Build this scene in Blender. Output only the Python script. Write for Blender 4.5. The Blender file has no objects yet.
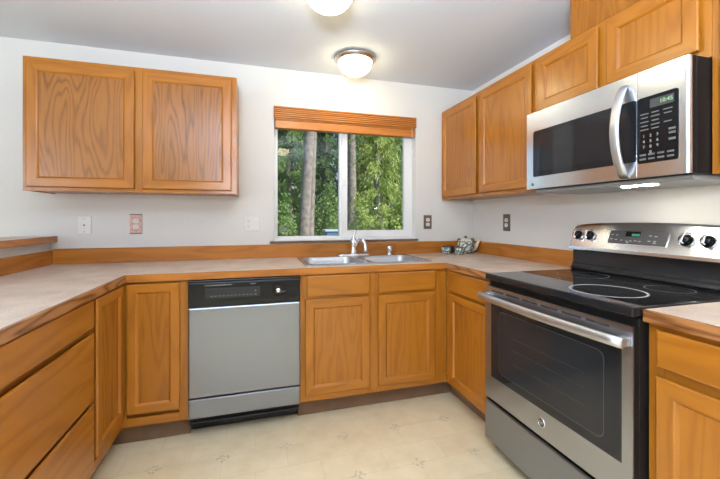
import bpy, bmesh, math, random
from mathutils import Matrix, Vector
random.seed(7)
SC = bpy.context.scene
COL = SC.collection
PI = math.pi

# ------------------------------------------------------------------ camera, world, sun, lights, exposure
cd = bpy.data.cameras.new('camera'); cam = bpy.data.objects.new('camera', cd); COL.objects.link(cam)
cam.location = (-0.2203, -2.7221, 1.2064)
cam.rotation_euler = (PI/2, 0, -0.2852)
cd.sensor_fit = 'HORIZONTAL'; cd.sensor_width = 36; cd.lens = 356.63/720*36
cd.shift_x = 0; cd.shift_y = -21.28/720; cd.clip_start = 0.02; cd.clip_end = 300
SC.camera = cam

W = bpy.data.worlds.new('world'); SC.world = W; W.use_nodes = True
wn = W.node_tree; wn.nodes.clear()
sky = wn.nodes.new('ShaderNodeTexSky'); sky.sky_type = 'NISHITA'; sky.sun_disc = False
sky.sun_elevation = math.radians(48); sky.sun_rotation = math.radians(120); sky.air_density = 1.0; sky.dust_density = 2.0
wb = wn.nodes.new('ShaderNodeBackground'); wb.inputs['Strength'].default_value = 0.16
wo = wn.nodes.new('ShaderNodeOutputWorld')
wn.links.new(sky.outputs[0], wb.inputs[0]); wn.links.new(wb.outputs[0], wo.inputs[0])

def sun(name, energy, angle, direction, col=(1, 1, 1)):
    l = bpy.data.lights.new(name, 'SUN'); l.energy = energy; l.angle = angle; l.color = col
    o = bpy.data.objects.new(name, l); COL.objects.link(o)
    o.rotation_euler = Vector(direction).to_track_quat('-Z', 'Y').to_euler(); o.location = (4, 3, 12)
sun('sun', 4.2, math.radians(1.5), (-0.55, 0.62, -0.80), (1.0, 0.95, 0.84))

def area(name, loc, direction, sx, sy, power, col):
    l = bpy.data.lights.new(name, 'AREA'); l.shape = 'RECTANGLE'; l.size = sx; l.size_y = sy; l.energy = power; l.color = col
    o = bpy.data.objects.new(name, l); COL.objects.link(o); o.location = loc
    o.rotation_euler = Vector(direction).to_track_quat('-Z', 'Y').to_euler()
# daylight entering by the dining-room window (left)
area('daylight_dining_window', (-4.12, -5.2, 1.25), (1, 0.15, 0), 2.6, 1.9, 98, (0.93, 1.0, 1.12))
# added fill light behind the camera, turned up to brighten the ceiling
area('ceiling_fill', (-0.45, -3.15, 1.60), (0.10, 0.15, 1), 0.5, 0.5, 124, (0.87, 1.03, 1.26))

VS = SC.view_settings
VS.view_transform = 'Standard'; VS.look = 'None'; VS.gamma = 1; VS.use_curve_mapping = False
VS.exposure = 0.33
SC.cycles.max_bounces = 8; SC.cycles.diffuse_bounces = 5; SC.cycles.glossy_bounces = 4; SC.cycles.transparent_max_bounces = 12
SC.cycles.sample_clamp_indirect = 6; SC.cycles.caustics_reflective = False; SC.cycles.caustics_refractive = False
SC.cycles.use_denoising = True

# ------------------------------------------------------------------ materials
MAT = {}
def newmat(name):
    m = bpy.data.materials.new(name); m.use_nodes = True; nt = m.node_tree
    b = nt.nodes['Principled BSDF']; MAT[name] = m
    return m, nt, b
def N(nt, t, **kw):
    n = nt.nodes.new(t)
    for k, v in kw.items():
        if hasattr(n, k): setattr(n, k, v)
        else: n.inputs[k.replace('_', ' ')].default_value = v
    return n
def ramp(nt, stops, interp='LINEAR'):
    r = nt.nodes.new('ShaderNodeValToRGB'); cr = r.color_ramp; cr.interpolation = interp
    while len(cr.elements) < len(stops): cr.elements.new(0.5)
    for e, (p, c) in zip(cr.elements, stops):
        e.position = p; e.color = (c[0], c[1], c[2], 1)
    return r
def math_n(nt, op, a, b=None):
    n = nt.nodes.new('ShaderNodeMath'); n.operation = op
    for i, v in enumerate((a, b)):
        if v is None: continue
        if isinstance(v, (int, float)): n.inputs[i].default_value = v
        else: nt.links.new(v, n.inputs[i])
    return n.outputs[0]
def plain(name, col, rough=0.5, metal=0.0, spec=0.5, emit=None, es=0, mottle=0.0, mscale=8.0, bump=0.0, bscale=200.0):
    m, nt, b = newmat(name)
    b.inputs['Base Color'].default_value = (*col, 1); b.inputs['Roughness'].default_value = rough
    b.inputs['Metallic'].default_value = metal; b.inputs['Specular IOR Level'].default_value = spec
    if emit: b.inputs['Emission Color'].default_value = (*emit, 1); b.inputs['Emission Strength'].default_value = es
    tc = N(nt, 'ShaderNodeTexCoord')
    if mottle:
        no = N(nt, 'ShaderNodeTexNoise', Scale=mscale, Detail=4.0); nt.links.new(tc.outputs['Object'], no.inputs['Vector'])
        r = ramp(nt, [(0.3, [c*(1-mottle) for c in col]), (0.7, [min(1, c*(1+mottle)) for c in col])])
        nt.links.new(no.outputs[0], r.inputs[0]); nt.links.new(r.outputs[0], b.inputs['Base Color'])
    if bump:
        no = N(nt, 'ShaderNodeTexNoise', Scale=bscale, Detail=3.0); nt.links.new(tc.outputs['Object'], no.inputs['Vector'])
        bp = N(nt, 'ShaderNodeBump', Strength=bump, Distance=0.002); nt.links.new(no.outputs[0], bp.inputs['Height'])
        nt.links.new(bp.outputs[0], b.inputs['Normal'])
    return m

def oak(name, axis, light, dark, rings=9.0, contrast=0.75, rough=0.26, per_object=True, coarse=2.2):
    """oak with long grain along the object's own axis: contour lines of a stretched noise plus pores"""
    m, nt, b = newmat(name)
    tc = N(nt, 'ShaderNodeTexCoord'); vec = tc.outputs['Object']
    if per_object:
        oi = N(nt, 'ShaderNodeObjectInfo')
        mul = math_n(nt, 'MULTIPLY', oi.outputs['Random'], 37.0)
        cmb = N(nt, 'ShaderNodeCombineXYZ')
        for i in range(3): nt.links.new(mul, cmb.inputs[i])
        ad = N(nt, 'ShaderNodeVectorMath', operation='ADD')
        nt.links.new(vec, ad.inputs[0]); nt.links.new(cmb.outputs[0], ad.inputs[1]); vec = ad.outputs[0]
    def mp(across, along):
        s = [across]*3; s['xyz'.index(axis)] = along
        n = N(nt, 'ShaderNodeMapping'); n.inputs['Scale'].default_value = s
        nt.links.new(vec, n.inputs['Vector']); return n.outputs[0]
    n1 = N(nt, 'ShaderNodeTexNoise', Scale=1.0, Detail=2.0, Roughness=0.4); nt.links.new(mp(coarse*3.0, coarse*0.42), n1.inputs['Vector'])
    n1b = N(nt, 'ShaderNodeTexNoise', Scale=1.0, Detail=2.0); nt.links.new(mp(70, 7), n1b.inputs['Vector'])
    ph = math_n(nt, 'ADD', math_n(nt, 'MULTIPLY', n1.outputs[0], rings*2*PI), math_n(nt, 'MULTIPLY', n1b.outputs[0], 2.2))
    sn = math_n(nt, 'ADD', math_n(nt, 'MULTIPLY', math_n(nt, 'SINE', ph), 0.5), 0.5)
    pw = math_n(nt, 'POWER', sn, 2.2)
    n2 = N(nt, 'ShaderNodeTexNoise', Scale=1.0, Detail=3.0, Roughness=0.6); nt.links.new(mp(220, 9), n2.inputs['Vector'])
    n3 = N(nt, 'ShaderNodeTexNoise', Scale=1.0, Detail=1.0); nt.links.new(mp(5, 1.2), n3.inputs['Vector'])
    f = math_n(nt, 'ADD', math_n(nt, 'MULTIPLY', pw, 0.55*contrast), math_n(nt, 'MULTIPLY', math_n(nt, 'SUBTRACT', n2.outputs[0], 0.35), 0.7*contrast))
    f = math_n(nt, 'ADD', f, math_n(nt, 'MULTIPLY', math_n(nt, 'SUBTRACT', n3.outputs[0], 0.5), 0.5))
    if per_object:
        f = math_n(nt, 'ADD', f, math_n(nt, 'MULTIPLY', math_n(nt, 'SUBTRACT', oi.outputs['Random'], 0.5), 0.16))
    r = ramp(nt, [(0.0, light), (0.5, [a*0.62+c*0.38 for a, c in zip(light, dark)]), (1.0, dark)])
    nt.links.new(f, r.inputs[0]); nt.links.new(r.outputs[0], b.inputs['Base Color'])
    b.inputs['Roughness'].default_value = rough; b.inputs['Specular IOR Level'].default_value = 0.5
    bp = N(nt, 'ShaderNodeBump', Strength=0.06, Distance=0.002); nt.links.new(f, bp.inputs['Height']); nt.links.new(bp.outputs[0], b.inputs['Normal'])
    return m
OL, OD = (0.40, 0.142, 0.012), (0.13, 0.031, 0.002)
for ax in 'xyz':
    oak('oak_'+ax, ax, OL, OD, rings=7, contrast=0.55)
oak('oak_panel', 'z', (0.39, 0.138, 0.012), (0.115, 0.026, 0.002), rings=14, contrast=0.6, coarse=2.0)
oak('oak_bold', 'z', (0.34, 0.130, 0.022), (0.085, 0.025, 0.003), rings=24, contrast=0.95, coarse=2.0)
for ax in 'xy':
    oak('oak_edge_'+ax, ax, (0.46, 0.165, 0.025), (0.20, 0.055, 0.008), rings=8, contrast=0.8, per_object=False)
    oak('oak_tan_'+ax, ax, (0.42, 0.185, 0.065), (0.12, 0.038, 0.008), rings=12, contrast=1.2, per_object=False)
oak('blind_wood', 'x', (0.55, 0.20, 0.045), (0.24, 0.07, 0.012), rings=5, contrast=0.7)
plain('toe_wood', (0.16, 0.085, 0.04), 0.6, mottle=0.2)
plain('seam_dark', (0.05, 0.025, 0.012), 0.8); plain('edge_dark', (0.07, 0.022, 0.006), 0.6)  # last one: darker brown for the back bevel of doors and drawer fronts

def wallpaint(name, col):
    return plain(name, col, 0.85, spec=0.2, bump=0.12, bscale=90)
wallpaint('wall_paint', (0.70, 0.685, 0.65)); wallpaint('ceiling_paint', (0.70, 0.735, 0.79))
plain('white_vinyl', (0.82, 0.82, 0.82), 0.35); plain('white_plastic', (0.74, 0.73, 0.69), 0.35)
plain('slot_dark', (0.03, 0.03, 0.03), 0.6); plain('bronze_plate', (0.17, 0.125, 0.09), 0.4, metal=0.35)
plain('chrome', (0.86, 0.87, 0.88), 0.08, metal=1.0); plain('nickel', (0.62, 0.56, 0.49), 0.28, metal=1.0)
plain('black_gloss', (0.008, 0.008, 0.0085), 0.14, spec=0.28); plain('tinted_glass', (0.014, 0.0145, 0.016), 0.03, spec=0.36); plain('black_side', (0.010, 0.010, 0.010), 0.45, spec=0.2); plain('black_matte', (0.012, 0.012, 0.012), 0.5)
plain('black_enamel', (0.018, 0.018, 0.019), 0.22); plain('mark_white', (0.34, 0.34, 0.33), 0.5); plain('mark_grey', (0.11, 0.11, 0.11), 0.5)
plain('ring_grey', (0.30, 0.30, 0.30), 0.35); plain('oven_grey', (0.020, 0.0205, 0.022), 0.035, spec=0.36); plain('outline_grey', (0.055, 0.055, 0.057), 0.3); plain('rack_grey', (0.030, 0.030, 0.031), 0.3); plain('panel_grey', (0.045, 0.045, 0.047), 0.35)
plain('lcd_green', (0.02, 0.06, 0.05), 0.3, emit=(0.05, 0.50, 0.33), es=0.35); plain('lcd_digits', (0.2, 0.4, 0.2), 0.3, emit=(0.55, 0.85, 0.35), es=0.35)
plain('lamp_bowl', (0.9, 0.88, 0.82), 0.35, emit=(1.0, 0.87, 0.54), es=15.5)
plain('hood_bulb', (0.9, 0.88, 0.82), 0.35, emit=(1.0, 0.93, 0.80), es=110.0)
plain('bark', (0.25, 0.225, 0.205), 0.9, mottle=0.35, mscale=9, bump=0.8, bscale=25); plain('soil', (0.09, 0.10, 0.04), 0.95, mottle=0.4, mscale=3)
plain('blue_plastic', (0.10, 0.19, 0.36), 0.4); plain('light_blue', (0.38, 0.50, 0.62), 0.4)

def steel(name, axis, col=(0.52, 0.54, 0.57), rough=0.30):
    m, nt, b = newmat(name)
    b.inputs['Metallic'].default_value = 1.0; b.inputs['Base Color'].default_value = (*col, 1)
    tc = N(nt, 'ShaderNodeTexCoord'); mp = N(nt, 'ShaderNodeMapping')
    s = [260]*3; s['xyz'.index(axis)] = 1.5; mp.inputs['Scale'].default_value = s
    nt.links.new(tc.outputs['Object'], mp.inputs['Vector'])
    no = N(nt, 'ShaderNodeTexNoise', Scale=1.0, Detail=1.0); nt.links.new(mp.outputs[0], no.inputs['Vector'])
    r = ramp(nt, [(0.2, (rough-0.006,)*3), (0.8, (rough+0.006,)*3)])
    nt.links.new(no.outputs[0], r.inputs[0]); nt.links.new(r.outputs[0], b.inputs['Roughness'])
    return m
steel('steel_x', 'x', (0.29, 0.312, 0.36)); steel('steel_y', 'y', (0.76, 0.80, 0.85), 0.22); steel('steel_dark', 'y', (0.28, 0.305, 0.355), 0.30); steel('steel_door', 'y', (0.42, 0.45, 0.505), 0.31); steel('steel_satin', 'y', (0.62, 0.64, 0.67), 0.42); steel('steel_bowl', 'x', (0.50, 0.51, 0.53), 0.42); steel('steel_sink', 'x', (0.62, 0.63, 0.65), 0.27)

def laminate():
    m, nt, b = newmat('laminate')
    tc = N(nt, 'ShaderNodeTexCoord')
    n1 = N(nt, 'ShaderNodeTexNoise', Scale=7.0, Detail=6.0, Roughness=0.65); nt.links.new(tc.outputs['Object'], n1.inputs['Vector'])
    n2 = N(nt, 'ShaderNodeTexNoise', Scale=160.0, Detail=2.0); nt.links.new(tc.outputs['Object'], n2.inputs['Vector'])
    f = math_n(nt, 'ADD', math_n(nt, 'MULTIPLY', n1.outputs[0], 0.6), math_n(nt, 'MULTIPLY', n2.outputs[0], 0.4))
    r = ramp(nt, [(0.30, (0.36, 0.265, 0.195)), (0.5, (0.57, 0.45, 0.355)), (0.70, (0.72, 0.60, 0.50))])
    nt.links.new(f, r.inputs[0]); nt.links.new(r.outputs[0], b.inputs['Base Color']); b.inputs['Roughness'].default_value = 0.38
laminate()

def vinyl_floor():
    m, nt, b = newmat('vinyl_floor')
    tc = N(nt, 'ShaderNodeTexCoord'); sp = N(nt, 'ShaderNodeSeparateXYZ'); nt.links.new(tc.outputs['Object'], sp.inputs[0])
    P = 0.3115
    def cell(o, off):
        return math_n(nt, 'SUBTRACT', math_n(nt, 'FRACT', math_n(nt, 'ADD', math_n(nt, 'DIVIDE', math_n(nt, 'SUBTRACT', o, off), P), 20.5)), 0.5)
    cx, cy = cell(sp.outputs[0], -0.066), cell(sp.outputs[1], -0.803)     # 0 at the motif points
    ax, ay = math_n(nt, 'ABSOLUTE', cx), math_n(nt, 'ABSOLUTE', cy)
    dm = math_n(nt, 'ADD', ax, ay)                                         # diamond distance
    nf = N(nt, 'ShaderNodeTexNoise', Scale=75.0, Detail=2.0); nt.links.new(tc.outputs['Object'], nf.inputs['Vector'])
    dots = math_n(nt, 'GREATER_THAN', nf.outputs[0], 0.53)
    motif = math_n(nt, 'MULTIPLY', math_n(nt, 'LESS_THAN', dm, 0.115), dots)
    ringm = math_n(nt, 'MULTIPLY', math_n(nt, 'LESS_THAN', math_n(nt, 'ABSOLUTE', math_n(nt, 'SUBTRACT', dm, 0.115)), 0.012), dots)
    motif = math_n(nt, 'MAXIMUM', motif, ringm)
    # pieces of stone between the motifs
    br = N(nt, 'ShaderNodeTexBrick'); br.offset = 0.5
    br.inputs['Scale'].default_value = 1.0; br.inputs['Brick Width'].default_value = P; br.inputs['Row Height'].default_value = P/2
    br.inputs['Mortar Size'].default_value = 0.0022; br.inputs['Bias'].default_value = 0.0
    br.inputs['Color1'].default_value = (0.78, 0.62, 0.37, 1); br.inputs['Color2'].default_value = (0.87, 0.74, 0.48, 1); br.inputs['Mortar'].default_value = (0.66, 0.53, 0.32, 1)
    mp = N(nt, 'ShaderNodeMapping'); mp.inputs['Location'].default_value = (0.066, 0.803, 0); nt.links.new(tc.outputs['Object'], mp.inputs['Vector'])
    nt.links.new(mp.outputs[0], br.inputs['Vector'])
    n1 = N(nt, 'ShaderNodeTexNoise', Scale=9.0, Detail=6.0, Roughness=0.6); nt.links.new(tc.outputs['Object'], n1.inputs['Vector'])
    r = ramp(nt, [(0.3, (0.74, 0.60, 0.36)), (0.7, (0.90, 0.78, 0.54))]); nt.links.new(n1.outputs[0], r.inputs[0])
    mx = N(nt, 'ShaderNodeMix', data_type='RGBA'); mx.inputs[0].default_value = 0.6
    nt.links.new(br.outputs[0], mx.inputs[6]); nt.links.new(r.outputs[0], mx.inputs[7])
    m2 = N(nt, 'ShaderNodeMix', data_type='RGBA'); nt.links.new(math_n(nt, 'MULTIPLY', motif, 0.36), m2.inputs[0])
    nt.links.new(mx.outputs[2], m2.inputs[6]); m2.inputs[7].default_value = (0.27, 0.23, 0.16, 1)
    nt.links.new(m2.outputs[2], b.inputs['Base Color']); b.inputs['Roughness'].default_value = 0.42
vinyl_floor()

def thin_glass(name):
    m, nt, b = newmat(name); nt.nodes.remove(b)
    out = nt.nodes['Material Output']; t = N(nt, 'ShaderNodeBsdfTransparent'); g = N(nt, 'ShaderNodeBsdfGlossy'); g.inputs['Roughness'].default_value = 0.01
    fr = N(nt, 'ShaderNodeFresnel'); fr.inputs['IOR'].default_value = 1.45
    mx = N(nt, 'ShaderNodeMixShader'); nt.links.new(fr.outputs[0], mx.inputs[0]); nt.links.new(t.outputs[0], mx.inputs[1]); nt.links.new(g.outputs[0], mx.inputs[2])
    nt.links.new(mx.outputs[0], out.inputs[0])
thin_glass('window_glass')
def decal():
    m, nt, b = newmat('sticker_film'); out = nt.nodes['Material Output']
    t = N(nt, 'ShaderNodeBsdfTransparent'); mx = N(nt, 'ShaderNodeMixShader'); mx.inputs[0].default_value = 0.55
    b.inputs['Base Color'].default_value = (0.55, 0.58, 0.52, 1)
    nt.links.new(t.outputs[0], mx.inputs[1]); nt.links.new(b.outputs[0], mx.inputs[2]); nt.links.new(mx.outputs[0], out.inputs[0])
decal()
def leaf(name, c1, c2, c3):
    m, nt, b = newmat(name)
    tc = N(nt, 'ShaderNodeTexCoord'); n = N(nt, 'ShaderNodeTexNoise', Scale=3.5, Detail=8.0, Roughness=0.75); nt.links.new(tc.outputs['Object'], n.inputs['Vector'])
    r = ramp(nt, [(0.30, c1), (0.52, c2), (0.72, c3)]); nt.links.new(n.outputs[0], r.inputs[0])
    nt.links.new(r.outputs[0], b.inputs['Base Color']); b.inputs['Roughness'].default_value = 0.6
    out = nt.nodes['Material Output']; tr = N(nt, 'ShaderNodeBsdfTranslucent'); nt.links.new(r.outputs[0], tr.inputs[0])
    mx = N(nt, 'ShaderNodeMixShader'); mx.inputs[0].default_value = 0.35
    nt.links.new(b.outputs[0], mx.inputs[1]); nt.links.new(tr.outputs[0], mx.inputs[2]); nt.links.new(mx.outputs[0], out.inputs[0])
leaf('leaf_dark', (0.045, 0.10, 0.03), (0.10, 0.20, 0.06), (0.20, 0.32, 0.11))
leaf('leaf_mid', (0.09, 0.19, 0.05), (0.20, 0.34, 0.10), (0.38, 0.50, 0.20))
leaf('leaf_bright', (0.18, 0.30, 0.06), (0.36, 0.48, 0.12), (0.58, 0.66, 0.24))
def china():
    m, nt, b = newmat('painted_china')
    tc = N(nt, 'ShaderNodeTexCoord')
    v = N(nt, 'ShaderNodeTexVoronoi', Scale=30.0); nt.links.new(tc.outputs['Object'], v.inputs['Vector'])
    n = N(nt, 'ShaderNodeTexNoise', Scale=45.0, Detail=2.0); nt.links.new(tc.outputs['Object'], n.inputs['Vector'])
    r = ramp(nt, [(0.0, (0.72, 0.66, 0.45)), (0.22, (0.70, 0.67, 0.52)), (0.34, (0.07, 0.10, 0.14)), (0.55, (0.17, 0.23, 0.27)), (0.75, (0.62, 0.60, 0.48))])
    f = math_n(nt, 'ADD', v.outputs[0], math_n(nt, 'MULTIPLY', math_n(nt, 'SUBTRACT', n.outputs[0], 0.5), 0.5))
    nt.links.new(f, r.inputs[0]); nt.links.new(r.outputs[0], b.inputs['Base Color']); b.inputs['Roughness'].default_value = 0.2
china(); plain('cream_china', (0.72, 0.66, 0.50), 0.2, mottle=0.1, mscale=40); plain('dark_china', (0.07, 0.065, 0.05), 0.3)
def pink_plate():
    m, nt, b = newmat('pink_tile')
    tc = N(nt, 'ShaderNodeTexCoord'); n = N(nt, 'ShaderNodeTexNoise', Scale=55.0, Detail=3.0); nt.links.new(tc.outputs['Object'], n.inputs['Vector'])
    r = ramp(nt, [(0.35, (0.52, 0.24, 0.20)), (0.5, (0.62, 0.36, 0.30)), (0.65, (0.55, 0.45, 0.34))]); nt.links.new(n.outputs[0], r.inputs[0])
    nt.links.new(r.outputs[0], b.inputs['Base Color']); b.inputs['Roughness'].default_value = 0.35
pink_plate()

# ------------------------------------------------------------------ mesh helpers
class MB:
    """collects shapes into ONE mesh object; coordinates are local to the parent"""
    def __init__(s, *mats): s.v = []; s.f = []; s.m = []; s.sm = []; s.mats = list(mats); s.M = None
    def mi(s, mat):
        if mat is None: return 0
        if mat not in s.mats: s.mats.append(mat)
        return s.mats.index(mat)
    def add(s, verts, faces, mat=None, smooth=False):
        o = len(s.v); k = s.mi(mat)
        s.v += [(s.M @ Vector(p)) if s.M else Vector(p) for p in verts]
        for i, f in enumerate(faces):
            s.f.append([o+q for q in f]); s.m.append(k[i] if isinstance(k, list) else k); s.sm.append(smooth)
    def bm(s, b, mat=None, smooth=False):
        b.verts.index_update(); s.add([v.co.copy() for v in b.verts], [[v.index for v in f.verts] for f in b.faces], mat, smooth); b.free()
    def box(s, x0, x1, y0, y1, z0, z1, mat=None, bev=0.0, seg=2, smooth=False):
        b = bmesh.new(); bmesh.ops.create_cube(b, size=1.0)
        for v in b.verts:
            v.co = Vector(((x0+x1)/2+v.co.x*(x1-x0), (y0+y1)/2+v.co.y*(y1-y0), (z0+z1)/2+v.co.z*(z1-z0)))
        if bev: bmesh.ops.bevel(b, geom=list(b.edges), offset=bev, segments=seg, affect='EDGES', profile=0.5)
        s.bm(b, mat, smooth)
    def lathe(s, prof, c=(0, 0, 0), axis='z', n=32, mat=None, smooth=True):
        vs, fs = [], []
        for r, h in prof:
            for i in range(n):
                a = 2*PI*i/n; p = (r*math.cos(a), r*math.sin(a), h)
                if axis == 'x': p = (p[2], p[0], p[1])
                if axis == 'y': p = (p[0], p[2], p[1])
                vs.append((c[0]+p[0], c[1]+p[1], c[2]+p[2]))
        for k in range(len(prof)-1):
            for i in range(n):
                j = (i+1) % n; fs.append([k*n+i, k*n+j, (k+1)*n+j, (k+1)*n+i])
        if prof[0][0] > 1e-5: fs.append(list(range(n))[::-1])
        if prof[-1][0] > 1e-5: fs.append([(len(prof)-1)*n+i for i in range(n)])
        s.add(vs, fs, mat, smooth)
    def tube(s, pts, rad, n=12, mat=None, flat=(1, 1), closed=False, up=None):
        P = [Vector(p) for p in pts]; R = rad if isinstance(rad, (list, tuple)) else [rad]*len(P)
        vs, fs = [], []; prev = None
        for k, p in enumerate(P):
            if closed: t = P[(k+1) % len(P)]-P[k-1]
            else: t = P[min(k+1, len(P)-1)]-P[max(k-1, 0)]
            t.normalize()
            if prev is None:
                u = Vector(up) if up else (Vector((0, 0, 1)) if abs(t.z) < 0.9 else Vector((1, 0, 0)))
            else: u = prev
            u = (u-t*u.dot(t)).normalized(); w = t.cross(u); prev = u
            for i in range(n):
                a = 2*PI*i/n; vs.append(p+u*math.cos(a)*R[k]*flat[0]+w*math.sin(a)*R[k]*flat[1])
        L = len(P)
        for k in range(L if closed else L-1):
            for i in range(n):
                j = (i+1) % n; q = (k+1) % L
                fs.append([k*n+i, k*n+j, q*n+j, q*n+i])
        if not closed: fs.append(list(range(n))[::-1]); fs.append([(L-1)*n+i for i in range(n)])
        s.add(vs, fs, mat, True)
    def prism(s, poly, a0, a1, axis='z', holes=(), mat=None, smooth=False):
        """polygon with holes extruded along an axis. poly in the two other coordinates, in order (x,y) / (x,z) / (y,z)"""
        b = bmesh.new(); es = []
        def P(p, a):
            return {'z': (p[0], p[1], a), 'y': (p[0], a, p[1]), 'x': (a, p[0], p[1])}[axis]
        for lp in [poly]+list(holes):
            vv = [b.verts.new(P(p, a0)) for p in lp]
            es += [b.edges.new((vv[i], vv[(i+1) % len(vv)])) for i in range(len(vv))]
        bmesh.ops.triangle_fill(b, use_beauty=True, use_dissolve=False, edges=es)
        r = bmesh.ops.extrude_face_region(b, geom=list(b.faces))
        for v in [g for g in r['geom'] if isinstance(g, bmesh.types.BMVert)]:
            d = {'z': (0, 0, a1-a0), 'y': (0, a1-a0, 0), 'x': (a1-a0, 0, 0)}[axis]; v.co += Vector(d)
        bmesh.ops.recalc_face_normals(b, faces=list(b.faces)); s.bm(b, mat, smooth)
    def loops(s, rings, mat=None, cap0=False, cap1=False, smooth=False, quadmats=None):
        n = len(rings[0]); vs = [p for r in rings for p in r]; base = len(s.v); fs = []
        for k in range(len(rings)-1):
            for i in range(n):
                j = (i+1) % n; fs.append(([k*n+i, k*n+j, (k+1)*n+j, (k+1)*n+i], i))
        if quadmats:
            for q in range(n):
                s.add(vs, [], None) if False else None
        o = len(s.v); s.v += [(s.M @ Vector(p)) if s.M else Vector(p) for p in vs]
        for f, i in fs:
            s.f.append([o+q for q in f]); s.m.append(s.mi(quadmats[i]) if quadmats else s.mi(mat)); s.sm.append(smooth)
        if cap0: s.f.append([o+i for i in range(n)][::-1]); s.m.append(s.mi(mat)); s.sm.append(False)
        if cap1: s.f.append([o+(len(rings)-1)*n+i for i in range(n)]); s.m.append(s.mi(mat)); s.sm.append(False)
    def text(s, body, size, M, mat=None, depth=0.0004):
        c = bpy.data.curves.new('txt', 'FONT'); c.body = body; c.size = size; c.align_x = 'CENTER'; c.align_y = 'CENTER'; c.extrude = depth
        o = bpy.data.objects.new('txt', c); COL.objects.link(o)
        dg = bpy.context.evaluated_depsgraph_get(); me = bpy.data.meshes.new_from_object(o.evaluated_get(dg))
        s.add([M @ v.co for v in me.vertices], [list(p.vertices) for p in me.polygons], mat)
        bpy.data.objects.remove(o); bpy.data.curves.remove(c); bpy.data.meshes.remove(me)
    def build(s, name, parent=None, recalc=True):
        me = bpy.data.meshes.new(name); me.from_pydata([tuple(v) for v in s.v], [], s.f); me.update()
        for m in s.mats: me.materials.append(MAT[m])
        me.polygons.foreach_set('material_index', s.m); me.polygons.foreach_set('use_smooth', s.sm)
        if recalc:
            b = bmesh.new(); b.from_mesh(me); bmesh.ops.recalc_face_normals(b, faces=list(b.faces)); b.to_mesh(me); b.free()
        o = bpy.data.objects.new(name, me); COL.objects.link(o)
        if parent: o.parent = parent
        return o
def thing(name, label, cat, loc=(0, 0, 0), rz=0.0, group=None):
    o = bpy.data.objects.new(name, None); COL.objects.link(o); o.location = loc; o.rotation_euler = (0, 0, rz)
    o.empty_display_size = 0.05; o['label'] = label; o['category'] = cat
    if group: o['group'] = group
    return o
def tag(o, label, cat, group=None, kind=None):
    o['label'] = label; o['category'] = cat
    if group: o['group'] = group
    if kind: o['kind'] = kind
    return o
def struct(o): o['kind'] = 'structure'; return o
def rrect(x0, x1, y0, y1, r, n=6):
    p = []
    for cx, cy, a0 in ((x1-r, y0+r, -PI/2), (x1-r, y1-r, 0), (x0+r, y1-r, PI/2), (x0+r, y0+r, PI)):
        for i in range(n+1):
            a = a0+PI/2*i/n; p.append((cx+r*math.cos(a), cy+r*math.sin(a)))
    return p
def copy_thing(root, loc, rz, label):
    r = root.copy(); COL.objects.link(r); r.location = loc; r.rotation_euler = (0, 0, rz); r['label'] = label
    for ch in list(root.children):
        c = ch.copy(); COL.objects.link(c); c.parent = r
        for g in list(ch.children):
            d = g.copy(); COL.objects.link(d); d.parent = c
    return r

# ------------------------------------------------------------------ the room
XR, ZC = 1.608, 2.322
WX0, WX1, WZ0, WZ1 = -0.088, 1.060, 1.036, 2.042        # kitchen window opening
b = MB('vinyl_floor'); b.box(-4.3, XR+.12, -8.6, .12, -.12, 0); struct(b.build('floor'))
b = MB('ceiling_paint'); b.box(-4.3, XR+.12, -8.6, .12, ZC, ZC+.12); struct(b.build('ceiling'))
b = MB('wall_paint')
b.prism([(-4.3, 0), (XR+.12, 0), (XR+.12, ZC), (-4.3, ZC)], 0, .14, 'y', holes=[[(WX0, WZ0), (WX1, WZ0), (WX1, WZ1), (WX0, WZ1)]])
struct(b.build('wall_back'))
b = MB('wall_paint'); b.box(XR, XR+.12, -8.6, 0, 0, ZC); struct(b.build('wall_right'))
b = MB('wall_paint'); b.prism([(-8.6, 0), (0, 0), (0, ZC), (-8.6, ZC)], -4.3, -4.18, 'x', holes=[[(-6.55, .25), (-3.85, .25), (-3.85, 2.25), (-6.55, 2.25)]])
struct(b.build('wall_left'))
b = MB('wall_paint'); b.prism([(-4.18, 0), (XR, 0), (XR, ZC), (-4.18, ZC)], -8.6, -8.48, 'y')
struct(b.build('wall_front'))
# low wall carrying the bar ledge
b = MB('wall_paint'); b.box(-1.585, -1.4685, -1.95, 0, 0, 1.055); struct(b.build('wall_peninsula'))

# kitchen window: frame, fixed pane on the left, sliding sash on the right, sill
FY0, FY1 = .075, .135
def frame_ring(mb, x0, x1, z0, z1, w, y0, y1, mat, wb=None):
    wb = wb or w
    mb.prism([(x0, z0), (x1, z0), (x1, z1), (x0, z1)], y0, y1, 'y', holes=[[(x0+w, z0+wb), (x1-w, z0+wb), (x1-w, z1-w), (x0+w, z1-w)]], mat=mat)
b = MB('white_vinyl'); frame_ring(b, WX0, WX1, WZ0, WZ1, .030, FY0, FY1, 'white_vinyl')
b.box(.428, .470, FY0+.004, FY1-.01, WZ0+.03, WZ1-.03, 'white_vinyl', .004)
win = struct(b.build('window_1'))
b = MB('white_vinyl'); frame_ring(b, .440, WX1-.026, WZ0+.022, WZ1-.03, .050, FY0-.012, FY0+.022, 'white_vinyl')
b.box(.446, .462, FY0-.020, FY0-.010, 1.46, 1.53, 'white_vinyl', .003)
b.build('sash', win)
b = MB('window_glass'); b.add([(WX0+.02, .108, WZ0+.02), (.45, .108, WZ0+.02), (.45, .108, WZ1-.02), (WX0+.02, .108, WZ1-.02)], [[0, 1, 2, 3]]); b.build('glass_pane', win, False)
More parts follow.
